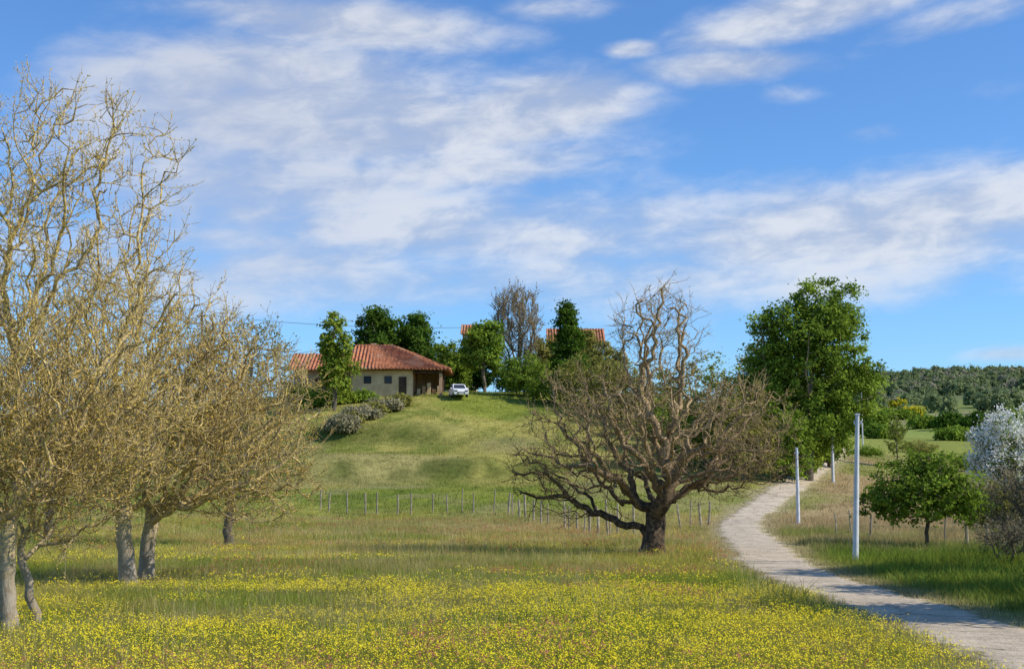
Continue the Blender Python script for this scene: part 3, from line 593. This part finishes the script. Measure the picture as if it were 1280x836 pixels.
def fence(name,pl,sp_,hgt,r,wires=3,seed=0):
    rs=np.random.RandomState(seed);pts=[]
    for (a,b_) in zip(pl[:-1],pl[1:]):
        a=np.array(a);b_=np.array(b_);k=max(1,int(np.linalg.norm(b_-a)/sp_));pts+=[a+(b_-a)*i/k+rs.normal(0,.2,2) for i in range(k)]
    pts.append(np.array(pl[-1]));pts=np.array(pts);zz=gz(pts[:,0],pts[:,1]);n_=len(pts);hh=hgt*rs.uniform(.8,1.2,n_)
    B=np.stack([pts[:,0],pts[:,1],zz-.2],1);tp=B+np.stack([rs.normal(0,.1,n_),rs.normal(0,.1,n_),hh+.2],1)
    P=np.stack([B,(B+tp)/2+rs.normal(0,.02,(n_,3)),tp,tp+[0,0,.01]],1);rr=r*rs.uniform(.6,1.25,(n_,1))*np.array([[1,.95,.85,.01]])
    G=[(P,rr,6)]
    for w in range(wires):
        f=.3+.28*w;A_=B+(tp-B)*f;G.append((np.stack([A_[:-1],A_[1:]],1),np.full((n_-1,2),.005),3))
    V,Fc=tubes(G);add(name,np_mesh(name,V,Fc,None,False,[m_post]))
fence('wooden_fence',[XY(c,D,640) for c,D in [(395,101),(470,98),(560,96),(632,93),(700,84),(762,73)]],1.25,1.4,.065,seed=1)
fence('wooden_fence.001',[XY(c,D,640) for c,D in [(762,73),(800,76),(850,80),(885,84)]],1.5,1.7,.07,seed=2)
fence('wooden_fence.002',[XY(c,D,660) for c,D in [(1038,72),(1062,74),(1088,69),(1180,66),(1240,60),(1340,52)]],2.6,1.3,.065,seed=3)
# ------------------------------------------------ sky
EL,AZ=math.radians(38),math.atan2(.97,-.22)
w=bpy.data.worlds.new('World');scene.world=w;w.use_nodes=True;t=w.node_tree;t.nodes.clear();h=NT(t)
out=h.n('ShaderNodeOutputWorld');bg=h.n('ShaderNodeBackground');t.links.new(bg.outputs[0],out.inputs[0])
sk=h.n('ShaderNodeTexSky',sky_type='NISHITA',sun_disc=False,sun_elevation=EL,sun_rotation=AZ,altitude=300,air_density=1.0,dust_density=.3,ozone_density=2.5)
dirv=h.n('ShaderNodeTexCoord').outputs['Generated'];sep=h.n('ShaderNodeSeparateXYZ');h.i(sep,0,dirv)
az=h.m('ARCTAN2',sep.outputs[0],sep.outputs[1]);el=h.m('ARCSINE',sep.outputs[2])
def pix(c,r):
    a=W(c,r,1.);v=np.array([a[0],1,a[2]-CZ]);v/=np.linalg.norm(v);return math.atan2(v[0],v[1]),math.asin(v[2])
cv=h.n('ShaderNodeCombineXYZ');h.i(cv,0,h.m('MULTIPLY',az,8.));h.i(cv,1,h.m('MULTIPLY',h.m('ADD',el,h.m('MULTIPLY',az,-.08)),20.));h.i(cv,2,3.7)
nA=h.noise(cv.outputs[0],1.0,5,.5,.2);nB=h.noise(cv.outputs[0],2.6,6,.6,.3)
mask=None
for c,r,sx,sy,wt,rt in [(330,130,215,78,1.1,.05),(480,155,200,48,.95,-.02),(680,135,118,38,1.1,.18),(430,28,160,28,.95,-.05),(575,215,170,30,.75,.1),(310,245,230,70,.8,0),
   (1010,16,165,28,1.0,.2),(905,84,95,18,.95,0),(790,62,34,10,.85,0),(700,290,460,48,.80,.0),(1130,280,300,58,.88,.06),(290,330,270,56,.72,0),(1090,168,44,12,.55,0),(680,355,560,40,.60,0),(1265,442,50,9,.7,0),(985,118,30,12,.5,0),(1210,20,110,18,.65,.2),(700,10,70,14,.55,0),(1240,110,50,16,.45,0)]:
    a0,e0=pix(c,r);da=h.m('SUBTRACT',az,a0);de=h.m('SUBTRACT',el,e0)
    ca,sa=math.cos(rt),math.sin(rt);X_=h.m('ADD',h.m('MULTIPLY',da,ca*F/sx),h.m('MULTIPLY',de,sa*F/sx));Y_=h.m('SUBTRACT',h.m('MULTIPLY',de,ca*F/sy),h.m('MULTIPLY',da,sa*F/sy))
    q=h.m('ADD',h.m('MULTIPLY',X_,X_),h.m('MULTIPLY',Y_,Y_));gs=h.m('MULTIPLY',h.m('EXPONENT',h.m('MULTIPLY',h.m('POWER',q,1.3),-.5)),wt);mask=gs if mask is None else h.m('MAXIMUM',mask,h.m('ADD',gs,h.m('MULTIPLY',mask,.25)))
mask=h.m('MINIMUM',mask,1.05)
dn=h.m('ADD',h.m('MULTIPLY',h.m('SUBTRACT',nA,.5),1.3),h.m('MULTIPLY',h.m('SUBTRACT',nB,.5),.6))
dens=h.ss(h.m('ADD',mask,dn),.14,1.08,0.,.86)
skc=h.mix(1.,sk.outputs[0],c4((.74,1.10,1.50)),'MULTIPLY')
shade=h.ss(h.m('ADD',h.m('MULTIPLY',nA,.5),h.m('MULTIPLY',nB,.5)),.40,.60)
cc=h.mix(shade,c4((4.0,4.6,5.9)),c4((6.7,6.9,7.3)))
cc=h.mix(h.ss(az,.0,-.25,0,.45),cc,c4((4.4,4.8,5.9)))
h.i(bg,'Color',h.mix(dens,skc,cc));h.i(bg,'Strength',.118)
sd=Vector((math.sin(AZ)*math.cos(EL),math.cos(AZ)*math.cos(EL),math.sin(EL)))
L=bpy.data.lights.new('sun','SUN');L.energy=5.0;L.angle=math.radians(.5);L.color=(1,.93,.82);lo=bpy.data.objects.new('sun',L);scene.collection.objects.link(lo);lo.rotation_euler=sd.to_track_quat('Z','Y').to_euler()
cam=bpy.data.cameras.new('camera');cam.sensor_width=36;cam.lens=F/1280*36;cam.clip_end=6000;cam.clip_start=.1;co=bpy.data.objects.new('camera',cam);scene.collection.objects.link(co);co.location=(0,0,CZ);co.rotation_euler=(math.pi/2+PT,0,0);scene.camera=co
scene.view_settings.view_transform='Standard';scene.view_settings.look='None';scene.view_settings.exposure=0
